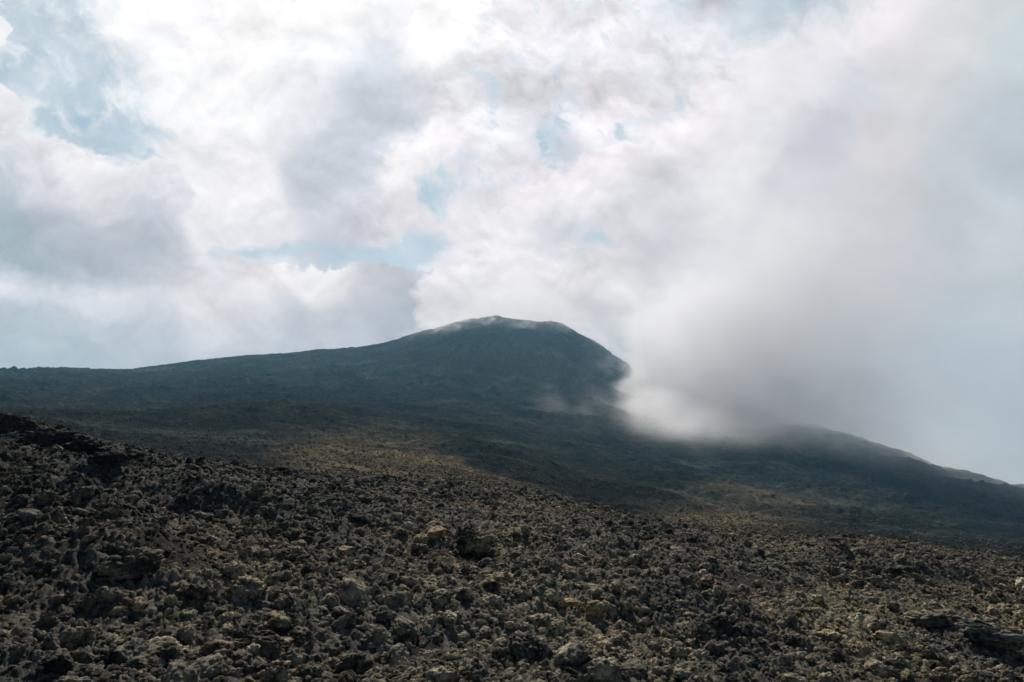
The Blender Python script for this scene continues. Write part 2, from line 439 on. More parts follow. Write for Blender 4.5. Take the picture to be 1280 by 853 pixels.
# ------------------------------------------------------------------ stones
def clinker(name, seed, sub=5, flat=0.7, cuts=7, rough=1.0, lump=1.0):
    rg = np.random.default_rng(seed)
    bm = bmesh.new(); bmesh.ops.create_icosphere(bm, subdivisions=sub, radius=1.0)
    P = np.array([v.co[:] for v in bm.verts]); N = P / np.linalg.norm(P, axis=1)[:, None]
    o = rg.uniform(-50, 50, 3)
    rad = np.ones(len(N))
    for _ in range(cuts):                           # broken faces
        d = rg.normal(size=3); d /= np.linalg.norm(d); h = rg.uniform(0.55, 0.9) * (0.8 if cuts > 10 else 1)
        c = N @ d
        lim = np.where(c > 0.05, h / np.maximum(c, 0.05), 9)
        kk = 30 if cuts > 10 else 11
        rad = -np.log(np.exp(-kk * rad) + np.exp(-kk * np.minimum(lim, 3))) / kk
    Q = N + o
    rad = rad + lump * 0.34 * fbm3(*(Q * 1.5).T, 3, seed)
    W = Q * 2.6 + 0.35 * np.stack([perlin3(*(Q * 3).T, seed + 5), perlin3(*(Q * 3 + 9).T, seed + 6), perlin3(*(Q * 3 - 9).T, seed + 7)], 1)
    f1, f2 = worley3(W, seed + 1)
    rad = rad + rough * 0.17 * (0.5 - f1) + rough * 0.06 * np.clip(f2 - f1, 0, 0.5)
    g1, g2 = worley3(Q * 6.5, seed + 2)
    rad = rad + rough * 0.07 * (0.5 - g1)
    rad = rad - rough * 0.045 * np.clip(0.32 - worley3(Q * 11, seed + 3)[0], 0, 1) * 3
    rad = rad + rough * 0.045 * fbm3(*(Q * 9).T, 3, seed + 8)
    P = N * rad[:, None] * np.array([rg.uniform(0.9, 1.25), rg.uniform(0.75, 1.0), flat * rg.uniform(0.85, 1.1)])
    P -= P.mean(0)
    P /= np.abs(P[:, :2]).max()                     # half-width of one
    for v, p in zip(bm.verts, P): v.co = p
    me = bpy.data.meshes.new(name); bm.to_mesh(me); bm.free()
    me.polygons.foreach_set('use_smooth', np.ones(len(me.polygons), bool)); me.update()
    return me

PROTO = [clinker('lava_rock', 100 + 13 * k, 5, [0.62, 0.75, 0.85, 0.55][k % 4], 13 if k % 4 == 3 else 5 + k % 5, 1.15 + 0.15 * (k % 5), 0.5 if k % 4 == 3 else 1.0) for k in range(16)]

def scatter_points():
    """loose clinker over the whole field: many small, few large"""
    n = 560000
    az = RNG.uniform(-0.82, 0.82, n)
    r = np.sqrt(RNG.uniform(3.2 ** 2, 50 ** 2, n))
    keep = RNG.uniform(size=n) < np.clip(9.0 / r, 0.16, 1) ** 0.75
    az, r = az[keep], r[keep]
    keep = r < crest_r(az) + 3.5
    az, r = az[keep], r[keep]
    x, y = r * np.sin(az), r * np.cos(az)
    sc = scoria(x, y)
    u = RNG.uniform(size=len(x))
    size = 0.020 * u ** -0.40
    size = np.minimum(size, 0.145) * (1 + 0.25 * sstep(10, 35, r))
    clump = fbm2(x / 2.2, y / 2.2, 3, 55)
    size *= 1 + 0.55 * clump
    keep = (RNG.uniform(size=len(x)) > 0.2 * sc) & ((sc < 0.3) | (size < 0.05))
    return x[keep], y[keep], size[keep]

def stuff_scatter(name, pts, rot, scl, var, protos):
    me = bpy.data.meshes.new(name)
    me.vertices.add(len(pts)); me.vertices.foreach_set('co', pts.astype(np.float32).ravel())
    attr(me, 'rot', rot.astype(np.float32), 'FLOAT_VECTOR'); attr(me, 'scl', scl.astype(np.float32), 'FLOAT_VECTOR')
    attr(me, 'variant', var.astype(np.int32), 'INT')
    o = link(name, me)
    col = bpy.data.collections.new(name + '_shapes')
    for k, p in enumerate(protos):
        col.objects.link(bpy.data.objects.new('%s_shape_%02d' % (name, k), p))
    ng = bpy.data.node_groups.new(name, 'GeometryNodeTree')
    ng.interface.new_socket('Geometry', in_out='INPUT', socket_type='NodeSocketGeometry')
    ng.interface.new_socket('Geometry', in_out='OUTPUT', socket_type='NodeSocketGeometry')
    N, L = ng.nodes, ng.links
    gi, go = N.new('NodeGroupInput'), N.new('NodeGroupOutput')
    ci = N.new('GeometryNodeCollectionInfo'); ci.inputs[0].default_value = col
    ci.inputs['Separate Children'].default_value = True; ci.inputs['Reset Children'].default_value = True
    ip = N.new('GeometryNodeInstanceOnPoints'); ip.inputs['Pick Instance'].default_value = True
    def na(nm, typ):
        a = N.new('GeometryNodeInputNamedAttribute'); a.data_type = typ; a.inputs[0].default_value = nm
        return a.outputs[0]
    er = N.new('FunctionNodeEulerToRotation')
    L.new(na('rot', 'FLOAT_VECTOR'), er.inputs[0])
    L.new(gi.outputs[0], ip.inputs['Points']); L.new(ci.outputs[0], ip.inputs['Instance'])
    L.new(na('variant', 'INT'), ip.inputs['Instance Index']); L.new(er.outputs[0], ip.inputs['Rotation']); L.new(na('scl', 'FLOAT_VECTOR'), ip.inputs['Scale'])
    L.new(ip.outputs[0], go.inputs[0])
    md = o.modifiers.new('scatter', 'NODES'); md.node_group = ng
    return o

def plain(me, m):
    c = me.copy(); c.materials.clear(); c.materials.append(m); return c

def surf_z(x, y):
    x = np.atleast_1d(np.asarray(x, float)); y = np.atleast_1d(np.asarray(y, float))
    dz, _, _ = field_detail(x, y)
    return field_base(x, y) + 0.9 * dz - 0.10

def sight_hit(px, py):           # walk out along a bearing until the field rises to the line of sight
    az, T = bearing(px, py)
    r = np.linspace(4, 46, 2400)
    z = field_base(r * math.sin(az), r * math.cos(az))
    k = np.argmax(z >= EYE + r * T) if np.any(z >= EYE + r * T) else int(np.argmax((z - EYE) / r))
    return r[k] * math.sin(az), r[k] * math.cos(az), r[k]

NOTABLE = []
def place_notable(px, py, wpx, label, me, m, asp=(1, 1, 1), rot=(0, 0, 0), sink=0.25, name='lava_rock', cat='rock', group=None):
    x, y, r = sight_hit(px, py)
    half = 0.5 * wpx / F * math.hypot(r, 0.8)
    o = link(name, plain(me, m))
    o.location = (x, y, float(surf_z(x, y)[0]) + half * asp[2] * (0.5 - sink))
    o.scale = (half * asp[0], half * asp[1], half * asp[2]); o.rotation_euler = rot
    tag(o, label, cat, group); NOTABLE.append((x, y, half))
    return o

def build_stones():
    slab = clinker('stone_slab', 901, 5, 0.42, 14, 0.25, 0.2)
    ledge = [clinker('lava_outcrop', 950 + k, 6, 0.7, 8, 1.7, 1.3) for k in range(3)]
    P = place_notable
    P(545, 668, 31, 'ochre flat slab tilted on the rubble straight below the volcano cone', slab, M_SLAB, (1, 0.9, 1.1), (0.5, -0.15, 0.5), 0.25, 'stone_slab', 'slab')
    P(1283, 742, 20, 'pale sandy boulder cut off by the right edge of the photo', PROTO[5], M_PALE, (1, 1, 1.3), (0, 0, 0.4), 0.0)
    P(531, 614, 12, 'small pale grey stone near the crest below the volcano cone', PROTO[2], M_PALE, (1, 1, 0.7), (0, 0, 1.0), -0.2)
    P(351, 589, 17, 'lone round black boulder standing up on the crest at left', PROTO[7], M_BLACK, (1, 1, 1.05), (0.2, 0.1, 0.3), -0.2)
    P(594, 686, 66, 'broad black lava lump with a deep shadowed front below the ochre slab', ledge[0], M_BLACK, (1, 0.8, 0.9), (0, 0, 0.3), 0.1)
    P(15, 541, 46, 'dark jagged lava outcrop on the crest cut by the left edge of the photo', ledge[1], M_BLACK, (1, 0.8, 1.0), (0, 0, 0.7), 0.1, 'lava_outcrop', 'outcrop')
    P(62, 556, 60, 'low dark ledge of lava between the two crest outcrops at left', ledge[2], M_BLACK, (1, 0.7, 0.6), (0, 0, 0.1), 0.1, 'lava_outcrop', 'outcrop')
    P(110, 562, 62, 'tallest dark ragged lava outcrop on the crest at left', ledge[0], M_BLACK, (1, 0.8, 0.6), (0, 0, 2.2), 0.15, 'lava_outcrop', 'outcrop')
    P(138, 577, 46, 'dark lava outcrop ending the left crest ledge, above the rubble', ledge[1], M_BLACK, (1, 0.8, 0.6), (0, 0, 3.6), 0.15, 'lava_outcrop', 'outcrop')
    P(165, 708, 72, 'big black lava boulder overhanging the ash hollow at left', ledge[2], M_BLACK, (1, 0.8, 0.75), (0, 0, 0.9), 0.15)
    P(245, 742, 46, 'black angular boulder right of the ash hollow at lower left', PROTO[3], M_BLACK, (1, 0.9, 0.95), (0.1, 0, 1.9), 0.1)
    P(308, 738, 40, 'dark boulder with a tan lichened top in the lower left rubble', PROTO[9], M_GREY, (1, 1, 1), (0, 0.1, 0.2), 0.1)
    P(345, 775, 44, 'tan lichened boulder, largest pale one of the lower left rubble', PROTO[12], M_TAN, (1, 0.9, 0.85), (0, 0, 2.4), 0.15)
    P(195, 812, 52, 'long tan topped boulder near the bottom edge at left', PROTO[0], M_TAN, (1.1, 0.8, 0.8), (0, 0, 0.35), 0.15)
    P(60, 810, 22, 'dark red brown stone low in the left corner rubble', PROTO[6], M_RUST, (1, 1, 0.8), (0, 0, 0), 0.1)
    P(430, 692, 26, 'ochre brown stone leaning left of the curved dry branch', slab, M_SLAB, (1, 0.9, 1.5), (0.4, -0.1, 1.2), 0.3, 'stone_slab', 'slab')
    P(622, 722, 40, 'tan bouldery hump just below the black shadowed lump', PROTO[8], M_TAN, (1.1, 0.9, 0.7), (0, 0, 0.5), 0.15)
    P(710, 752, 30, 'long flat pinkish slab lying level in the middle rubble', slab, M_SLAB, (1.1, 0.7, 0.8), (0.35, 0.0, 0.1), 0.3, 'stone_slab', 'slab')
    P(744, 763, 26, 'flat topped tan block beside the long pinkish slab', PROTO[10], M_TAN, (1, 0.9, 0.8), (0, 0, 1.0), 0.0)
    P(675, 778, 40, 'rounded dark boulder with tan cheek left of the flat topped block', PROTO[14], M_GREY, (1, 1, 0.95), (0, 0, 2.7), 0.1)
    P(947, 729, 14, 'small orange stone beside a thin shadowed ledge right of centre', PROTO[4], M_SLAB, (1, 1, 1.2), (0, 0, 0.5), -0.1)
    P(862, 763, 20, 'orange tan stone among olive rubble right of centre', PROTO[11], M_SLAB, (1, 1, 0.8), (0, 0, 2.5), 0.1)
    P(1037, 792, 26, 'tan rounded stone on the gravelly patch at lower right', PROTO[13], M_TAN, (1, 1, 0.8), (0, 0, 1.5), 0.1)
    P(1240, 800, 70, 'long black lava lump at the lower right beside the frame edge', ledge[0], M_BLACK, (1.2, 0.6, 0.6), (0, 0.12, 0.0), 0.2)
    P(1165, 775, 60, 'low smooth dark swell of lava in the lower right rubble', ledge[1], M_BLACK, (1.2, 0.7, 0.45), (0, 0, 0.2), 0.2)
    P(656, 806, 60, 'big dark lava block nearest the bottom edge in the middle', ledge[2], M_BLACK, (1, 0.8, 0.8), (0, 0, 2.0), 0.2)

    x, y, size = scatter_points()
    keep = np.ones(len(x), bool)
    for (nx, ny, h) in NOTABLE:
        keep &= (np.hypot(x - nx, y - ny) > h * 0.8) | (size < 0.05)
    x, y, size = x[keep], y[keep], size[keep]
    n = len(x)
    z = surf_z(x, y)
    asp = np.stack([RNG.uniform(0.85, 1.15, n), RNG.uniform(0.85, 1.15, n), RNG.uniform(0.75, 1.1, n)], 1)
    scl = size[:, None] * asp
    rot = np.stack([RNG.normal(0, 0.45, n), RNG.normal(0, 0.45, n), RNG.uniform(0, 2 * PI, n)], 1)
    var = RNG.integers(0, len(PROTO), n)
    pts = np.stack([x, y, z + 0.25 * size], 1)
    # the stones that show largest are things of their own
    fx, fy = frame_xy(x, y, pts[:, 2] - EYE)
    seen = (fx > 4) & (fx < 1276) & (fy > 380) & (fy < 846)
    show = np.where(seen, size / np.hypot(x, y), 0)
    order = np.argsort(-show)
    big = order[:270]
    tones = [('black', M_BLACK), ('grey', M_GREY), ('tan', M_TAN), ('rusty brown', M_RUST)]
    pick = RNG.choice(4, len(big), p=[0.38, 0.5, 0.10, 0.02])
    cls = {}
    for j, (i, t) in enumerate(zip(big, pick)):
        col = min(4, int(fx[i] / 256)); row = 0 if fy[i] > 800 else 1 if fy[i] > 730 else 2
        cls.setdefault((int(t), col, row), []).append(int(i))
    cname = ['at the far left', 'left of centre', 'in the middle', 'right of centre', 'at the far right']
    rname = ['along the bottom edge', 'in the near rubble', 'further up the field']
    ordn = ['', 'second', 'third', 'fourth', 'fifth', 'sixth', 'seventh', 'eighth', 'ninth', 'tenth', 'eleventh', 'twelfth',
            'thirteenth', 'fourteenth', 'fifteenth', 'sixteenth', 'seventeenth', 'eighteenth', 'nineteenth', 'twentieth']
    first = {}
    for (t, col, row), ids in sorted(cls.items()):
        tn, m = tones[t]
        place = '%s %s' % (cname[col], rname[row])
        labels = {}
        rest = sorted(ids, key=lambda i: -show[i])
        if len(ids) == 1: labels[ids[0]] = 'only large %s lava rock %s' % (tn, place)
        else:
            labels[rest[0]] = 'largest %s lava rock %s' % (tn, place)
            rr = sorted(rest[1:], key=lambda i: fx[i])
            for q, i in enumerate(rr):
                if len(rr) == 1: labels[i] = 'smaller of two large %s lava rocks %s' % (tn, place)
                elif q == len(rr) - 1: labels[i] = 'rightmost lesser %s lava rock %s' % (tn, place)
                elif q == 0: labels[i] = 'leftmost lesser %s lava rock %s' % (tn, place)
                else: labels[i] = '%s from left of lesser %s lava rocks %s' % (ordn[min(q, 19)], tn, place)
        for i in ids:
            key = (int(var[i]), t)
            if key not in first:
                o = link('lava_rock', plain(PROTO[var[i]], m)); first[key] = o
            else:
                o = first[key].copy(); C.objects.link(o)
            o.location = pts[i]; o.rotation_euler = rot[i]; o.scale = scl[i]
            tag(o, labels[i], 'rock', 'loose lava rocks nearest the viewer')
    rest = order[270:]
    # clinker strewn over the near slope beyond the crest as well
    m = 90000
    fa = RNG.uniform(-0.8, 0.8, m); fr = np.exp(RNG.uniform(math.log(62), math.log(300), m))
    qx, qy = fr * np.sin(fa), fr * np.cos(fa)
    k = fbm2(qx / 14, qy / 14, 4, 140) + 0.25 * sstep(0.0, -0.5, fa) > RNG.uniform(-0.25, 0.5, m)
    k &= (heath_brown(qx, qy, slope_base(qx, qy)) < 0.4) | (RNG.uniform(size=m) < 0.7)
    qx, qy = qx[k], qy[k]; m = len(qx)
    qs = 0.075 * RNG.uniform(0.02, 1, m) ** -0.42
    qz = slope_base(qx, qy) + slope_detail(qx, qy)[0]
    qs *= 1 + 0.8 * sstep(80, 250, np.hypot(qx, qy))
    pts = np.concatenate([pts[rest], np.stack([qx, qy, qz + 0.2 * qs], 1)])
    scl = np.concatenate([scl[rest], np.repeat(qs[:, None], 3, 1)])
    rot = np.concatenate([rot[rest], np.stack([RNG.normal(0, 0.4, m), RNG.normal(0, 0.4, m), RNG.uniform(0, 6.28, m)], 1)])
    var = np.concatenate([var[rest], RNG.integers(0, len(PROTO), m)]); rest = slice(None)
    o = stuff_scatter('lava_rubble', pts[rest], rot[rest], scl[rest], var[rest], [plain(p, M_RUBBLE) for p in PROTO])
    tag(o, 'loose clinker rubble of dark and tan lava stones covering the whole field', 'rubble', kind='stuff')

    # a bleached curved branch lying by the ochre slab
    bm = bmesh.new()
    x0, y0, r = sight_hit(560, 708)
    z0 = float(surf_z(x0, y0)[0]) + 0.16
    k = r / F
    path = [(-19, 0.2), (-12, 3.0), (-4, 3.0), (3, 0.5), (8, -4), (11, -10), (13, -17)]
    prev = None
    for q, (dx, dzz) in enumerate(path):
        c = Vector((x0 + dx * k, y0 + dzz * 1.6 * k, z0 + dzz * k * 0.75))
        rad = k * (1.5 - 0.17 * q)
        ring = [bm.verts.new(c + Vector((math.cos(a) * rad * 0.6, 0.4 * rad * math.cos(a), math.sin(a) * rad))) for a in np.linspace(0, 2 * PI, 9)[:-1]]
        if prev:
            for a in range(8): bm.faces.new((prev[a], prev[(a + 1) % 8], ring[(a + 1) % 8], ring[a]))
        else: bm.faces.new(ring[::-1])
        prev = ring
    bm.faces.new(prev)
    me = bpy.data.meshes.new('dry_branch'); bm.to_mesh(me); bm.free()
    me.polygons.foreach_set('use_smooth', np.ones(len(me.polygons), bool))
    o = link('dry_branch', me, M_SLAB)
    tag(o, 'bleached curved branch lying on rubble under the ochre slab', 'branch')

def build_scrub():
    """low heath on the middle ground, too dense to count"""
    m, nt, out = mat('heath_leaves')
    oi = node(nt, 'ShaderNodeObjectInfo')
    c = ramp(nt, oi.outputs['Random'], [(0, (0.022, 0.022, 0.016)), (0.5, (0.06, 0.055, 0.04)), (0.85, (0.11, 0.096, 0.066)), (1, (0.15, 0.122, 0.08))])
    bs = node(nt, 'ShaderNodeBsdfPrincipled', {'Base Color': c, 'Roughness': 0.9, 'Specular IOR Level': 0.1})
    nt.links.new(bs.outputs[0], out.inputs[0])
    protos = []
    for s in range(5):
        rg = random.Random(40 + s); bm = bmesh.new()
        for _ in range(170):
            while True:
                p = Vector((rg.uniform(-1, 1), rg.uniform(-1, 1), rg.uniform(0, 1)))
                if p.length < 1: break
            p *= 0.6 + 0.4 * rg.random(); p.z *= 0.75
            d = Vector((rg.gauss(0, 1), rg.gauss(0, 1), rg.gauss(0.5, 1))).normalized(); e = d.orthogonal().normalized()
            l = rg.uniform(0.14, 0.3)
            bm.faces.new([bm.verts.new(p - e * l * 0.4), bm.verts.new(p + d * l), bm.verts.new(p + e * l * 0.4), bm.verts.new(p - d * l * 0.5)])
        me = bpy.data.meshes.new('heath_clump'); bm.to_mesh(me); bm.free(); me.materials.append(m)
        protos.append(me)
    n = 260000
    az = RNG.uniform(-0.8, 0.8, n); r = np.exp(RNG.uniform(math.log(70), math.log(420), n))
    x, y = r * np.sin(az), r * np.cos(az)
    dens = fbm2(x / 16, y / 16, 4, 120)
    keep = dens > RNG.uniform(-0.6, 0.5, n)
    x, y, r = x[keep], y[keep], r[keep]
    z = slope_base(x, y) + slope_detail(x, y)[0]
    keep = RNG.uniform(size=len(x)) < 0.10 + 0.9 * heath_brown(x, y, z)
    x, y, z, r = x[keep], y[keep], z[keep], r[keep]
    n = len(x)
    s = RNG.uniform(0.08, 0.26, n) * (1 + 0.4 * sstep(150, 400, r))
    o = stuff_scatter('heath_scrub', np.stack([x, y, z - 0.1 * s], 1), np.stack([np.zeros(n), np.zeros(n), RNG.uniform(0, 6.28, n)], 1),
                      np.stack([s, s, s * RNG.uniform(0.6, 1.1, n)], 1), RNG.integers(0, 5, n), protos)
    tag(o, 'low brown and dark green heath scattered over the slope beyond the crest', 'scrub', kind='stuff')

# ------------------------------------------------------------------ sky: a far shell of sky with its cloud decks
def blobs(x, y, lst, k=9.0):
    """soft union of tilted ellipses; positive inside"""
    s = 0
    for (cx, cy, rx, ry, ang) in lst:
        a = math.radians(ang); dx, dy = x - cx, y - cy
        q = np.hypot((dx * math.cos(a) + dy * math.sin(a)) / rx, (-dx * math.sin(a) + dy * math.cos(a)) / ry)
        s = s + np.exp(k * (1 - q))
    return np.log(s + 1e-9) / k

def build_sky():
    R = 30000.0
    az = np.radians(np.arange(-52, 52.01, 0.085)); el = np.radians(np.arange(-9, 38.6, 0.085))
    A, E = np.meshgrid(az, el)
    X, Y, Z = np.cos(E) * np.sin(A), np.cos(E) * np.cos(A), np.sin(E)
    x, y = frame_xy(X, Y, Z)
    x = np.clip(x, -700, 2000); y = np.clip(y, -500, 1100)
    w1 = fbm2(x / 130, y / 110, 6, 201, 0.55); w2 = fbm2(x / 130 + 31, y / 110 + 7, 6, 202, 0.55)
    wx, wy = x + 40 * w1, y + 34 * w2
    det = fbm2(wx / 80, wy / 62, 7, 203, 0.6)
    bil = 1 - 2.2 * np.abs(fbm2(wx / 58, wy / 48, 6, 204, 0.58))
    fine = fbm2((wx * 0.8 + wy * 0.6) / 44, (wy * 0.8 - wx * 0.6) / 24, 6, 205, 0.62)
    body = fbm2(wx / 95, wy / 75, 7, 206, 0.58) + 0.35 * bil
    soft = fbm2(wx / 120, wy / 90, 4, 206, 0.5)
    puff = np.clip((soft - np.roll(soft, -26, 0)) * 1.6 + (body - np.roll(body, -9, 0)) * 0.35, -1, 1)
    puff[-28:] = 0
    rgb = np.zeros(x.shape + (3,)); al = np.zeros(x.shape)
    qx, qy = wx + 14 * det + 5 * fine, wy + 12 * fine
    curd = 0
    for sc_, am, sd in ((64, 1.0, 211), (30, 0.55, 212), (14, 0.3, 213), (7, 0.16, 214)):
        curd = curd + am * (1 - worley2(qx / sc_, qy / (0.8 * sc_), sd)[0])
    emb = np.clip((curd - np.roll(curd, -8, 0)) * 0.9 + (curd - np.roll(curd, -20, 0)) * 0.5, -0.9, 0.9); emb[-22:] = 0
    curd = curd - curd.mean()
    def over(alpha, col):
        nonlocal rgb, al
        a = alpha[..., None]
        rgb = col * a + rgb * (1 - a); al = alpha + al * (1 - alpha)
    lin = lambda c: ((np.asarray(c, float) / 255 + 0.055) / 1.055) ** 2.4
    def tones(pts, amount, warp=1.0, edge=0.0):
        """brightness of one cloud deck, thick parts grey and thin parts white, blended between sampled bearings"""
        num = np.zeros(x.shape + (3,)); den = np.zeros(x.shape)
        tx, ty = x + warp * 18 * w1 + 16 * fine + 20 * det, y + warp * 16 * w2 + 13 * fine - 18 * det
        for p in pts:
            d2 = (tx - p[0]) ** 2 + (ty - p[1]) ** 2; w = np.exp(-d2 / 700.0) + 0.05 * np.exp(-d2 / 2600.0) + 0.0015 * np.exp(-d2 / 9000.0) + 1e-6 / (1 + d2 / 9e3) ** 2
            if p[0] > 1090: p = (p[0], p[1], min(p[2] + 15, 238), p[3] + 8, p[4] + 3)
            num += w[..., None] * lin(p[2:] if len(p) == 5 else (p[2],) * 3); den += w
        return num / den[..., None] * (1 + amount * (1.1 * det + 0.9 * fine + 0.9 * puff) + edge * emb)[..., None]
    def gap(lst, noise):
        g = 0
        for (cx, cy, rx, ry, ang, k) in lst:
            a = math.radians(ang); dx, dy = wx - cx, wy - cy
            q = ((dx * math.cos(a) + dy * math.sin(a)) / rx) ** 2 + ((-dx * math.sin(a) + dy * math.cos(a)) / ry) ** 2
            g = np.maximum(g, k * np.exp(-0.7 * q))
        return 0.92 * sstep(0.14, 0.95, g * (1 + 0.3 * fine - 0.25 * curd) + noise) * np.clip(0.92 + 0.55 * fine - 0.22 * curd, 0.45, 1)
    # thin veil over the blue
    over(np.clip(0.30 + 0.5 * det + 0.25 * fine + 0.15 * sstep(150, 0, y), 0, 0.8), np.broadcast_to(lin((228, 234, 239)), rgb.shape))
    # high broken deck
    holes = gap([(40, 40, 85, 70, 20, 1), (95, 120, 75, 70, 35, 1), (150, 175, 62, 42, 20, 1.0), (10, 110, 40, 40, 0, 1), (262, 316, 16, 10, 0, 0.5), (350, 313, 75, 9, 4, 0.75),
                 (465, 330, 66, 14, 3, 1.1), (520, 314, 38, 24, -35, 1.15), (545, 240, 30, 26, 0, 0.9), (690, 178, 34, 30, 30, 0.85), (690, 88, 13, 24, 20, 0.6), (625, 118, 16, 26, -20, 0.45),
                 (752, 300, 20, 14, 0, 0.8), (790, 150, 60, 9, -28, 0.55), (840, 115, 40, 8, -35, 0.5), (590, 222, 20, 26, 20, 0.4), (860, 8, 60, 14, 0, 0.45), (565, 270, 22, 12, 0, 0.4), (1010, 0, 80, 20, 0, 0.8), (1240, 0, 120, 50, 0, 0.5)],
                0.34 * det + 0.42 * fine)
    mott = sstep(500, 620, x) * sstep(290, 200, y) * sstep(1000, 860, x)
    holes = np.clip(holes + mott * 0.55 * sstep(0.08, 0.42, fine + 0.3 * det), 0, 1)
    A = [(100, 0, 244, 247, 249), (200, 40, 251, 251, 253), (320, 30, 254), (450, 20, 253), (560, 20, 251), (640, 30, 240, 239, 243), (760, 40, 238, 237, 242), (860, 40, 230, 230, 236), (300, 120, 252), (370, 130, 236, 239, 244),
         (455, 60, 222, 228, 236), (470, 110, 205, 213, 222), (480, 150, 200, 206, 215), (520, 115, 214, 217, 225), (420, 200, 204, 210, 219), (400, 240, 204, 207, 216), (560, 160, 245, 242, 245), (520, 200, 249, 246, 247),
         (600, 120, 241, 241, 245), (300, 220, 248, 246, 248), (250, 200, 246, 245, 247), (330, 290, 236, 234, 238), (430, 280, 207, 207, 216), (470, 300, 225, 223, 228), (520, 280, 240, 236, 239), (570, 300, 242, 238, 240),
         (600, 210, 230, 228, 234), (640, 130, 230, 230, 236), (640, 240, 234, 230, 235), (700, 60, 236, 235, 241), (740, 120, 238, 235, 240), (800, 70, 232, 231, 237), (760, 160, 238, 235, 239), (850, 10, 222, 224, 231),
         (950, 10, 206, 214, 222), (1020, 30, 205, 213, 220), (1150, 20, 192, 207, 216), (1270, 20, 185, 203, 212), (230, 120, 250), (180, 80, 247, 249, 250), (540, 70, 249), (420, 40, 251)]
    over(1 - holes, tones(A, 0.13 + 0.14 * mott, 1.0, 0.085))
    # low bank over the shoulder
    L5 = [(0, 350, 208, 210, 215), (50, 345, 228, 227, 231), (100, 370, 224, 223, 228), (140, 385, 234, 232, 236), (0, 400, 195, 202, 208), (60, 410, 200, 206, 212), (0, 450, 195, 203, 209), (100, 440, 198, 205, 211),
          (200, 400, 220, 219, 225), (150, 430, 206, 209, 215), (250, 375, 240, 233, 234), (260, 400, 237, 235, 237), (200, 450, 210, 210, 216), (300, 440, 212, 208, 213), (330, 345, 244, 238, 238), (380, 335, 249, 245, 244),
          (420, 350, 250, 248, 246), (400, 365, 248, 243, 241), (330, 390, 240, 238, 240), (360, 402, 205, 204, 212), (430, 385, 195, 194, 203), (470, 365, 204, 201, 208), (500, 370, 192, 193, 200), (490, 400, 190, 192, 199),
          (540, 390, 198, 197, 203), (560, 375, 208, 204, 209), (450, 420, 205, 204, 210), (380, 430, 205, 203, 209), (560, 400, 222, 218, 221), (270, 345, 226, 224, 230)]
    c = blobs(wx, wy, [(100, 430, 330, 75, -4), (330, 385, 150, 46, 5), (470, 385, 120, 46, 0), (240, 360, 150, 30, 4), (-150, 430, 300, 90, 0), (570, 385, 90, 46, -10), (385, 350, 70, 18, 8), (480, 352, 46, 16, 0)])
    t = c + 0.13 * det + 0.10 * bil + 0.09 * fine
    wd = np.interp(x, [200, 330], [0.5, 0.11])
    t = t + 0.03 * curd
    over(np.clip((t + 0.02) / wd, 0, 1) ** 1.5, tones(L5, 0.08, 1.0, 0.09 + 0.14 * np.exp(-np.clip(t, 0, 9) / 0.3)))
    # wall of cloud at left
    L4 = [(0, 165, 228, 228, 233), (60, 160, 238, 238, 242), (110, 210, 247, 245, 248), (40, 190, 224, 224, 229), (0, 220, 190, 198, 205), (0, 280, 168, 181, 189), (30, 305, 166, 178, 187), (60, 240, 208, 208, 215),
          (110, 240, 230, 229, 234), (80, 290, 186, 190, 198), (150, 250, 228, 227, 232), (180, 215, 244, 243, 246), (190, 252, 188, 195, 207), (215, 235, 232, 230, 236), (235, 270, 226, 224, 230), (160, 300, 189, 191, 199),
          (130, 335, 184, 188, 196), (190, 310, 186, 191, 198), (175, 355, 188, 189, 197), (220, 330, 206, 205, 211), (210, 370, 207, 205, 211), (0, 115, 236, 236, 240), (150, 215, 240, 239, 243), (20, 330, 176, 186, 194)]
    c = blobs(wx, wy, [(-60, 240, 150, 95, 10), (60, 275, 130, 92, 15), (188, 262, 58, 52, 0), (165, 320, 90, 54, 0), (-14, 128, 46, 22, 25), (-14, 50, 22, 26, 0), (-200, 290, 200, 110, 0)])
    t = c + 0.12 * det + 0.16 * bil + 0.09 * fine - 0.04 + 0.06 * curd
    wd = np.interp(y, [230, 330], [0.055, 0.45])
    rim = np.exp(-np.clip(t, 0, 9) / 0.10)[..., None] * sstep(330, 250, y)[..., None]
    over(np.clip((t + 0.02) / wd, 0, 1), tones(L4, 0.08, 0.6, 0.09 + 0.14 * np.exp(-np.clip(t, 0, 9) / 0.3)) * (1 - 0.5 * rim) + lin((247, 245, 247)) * 0.5 * rim)
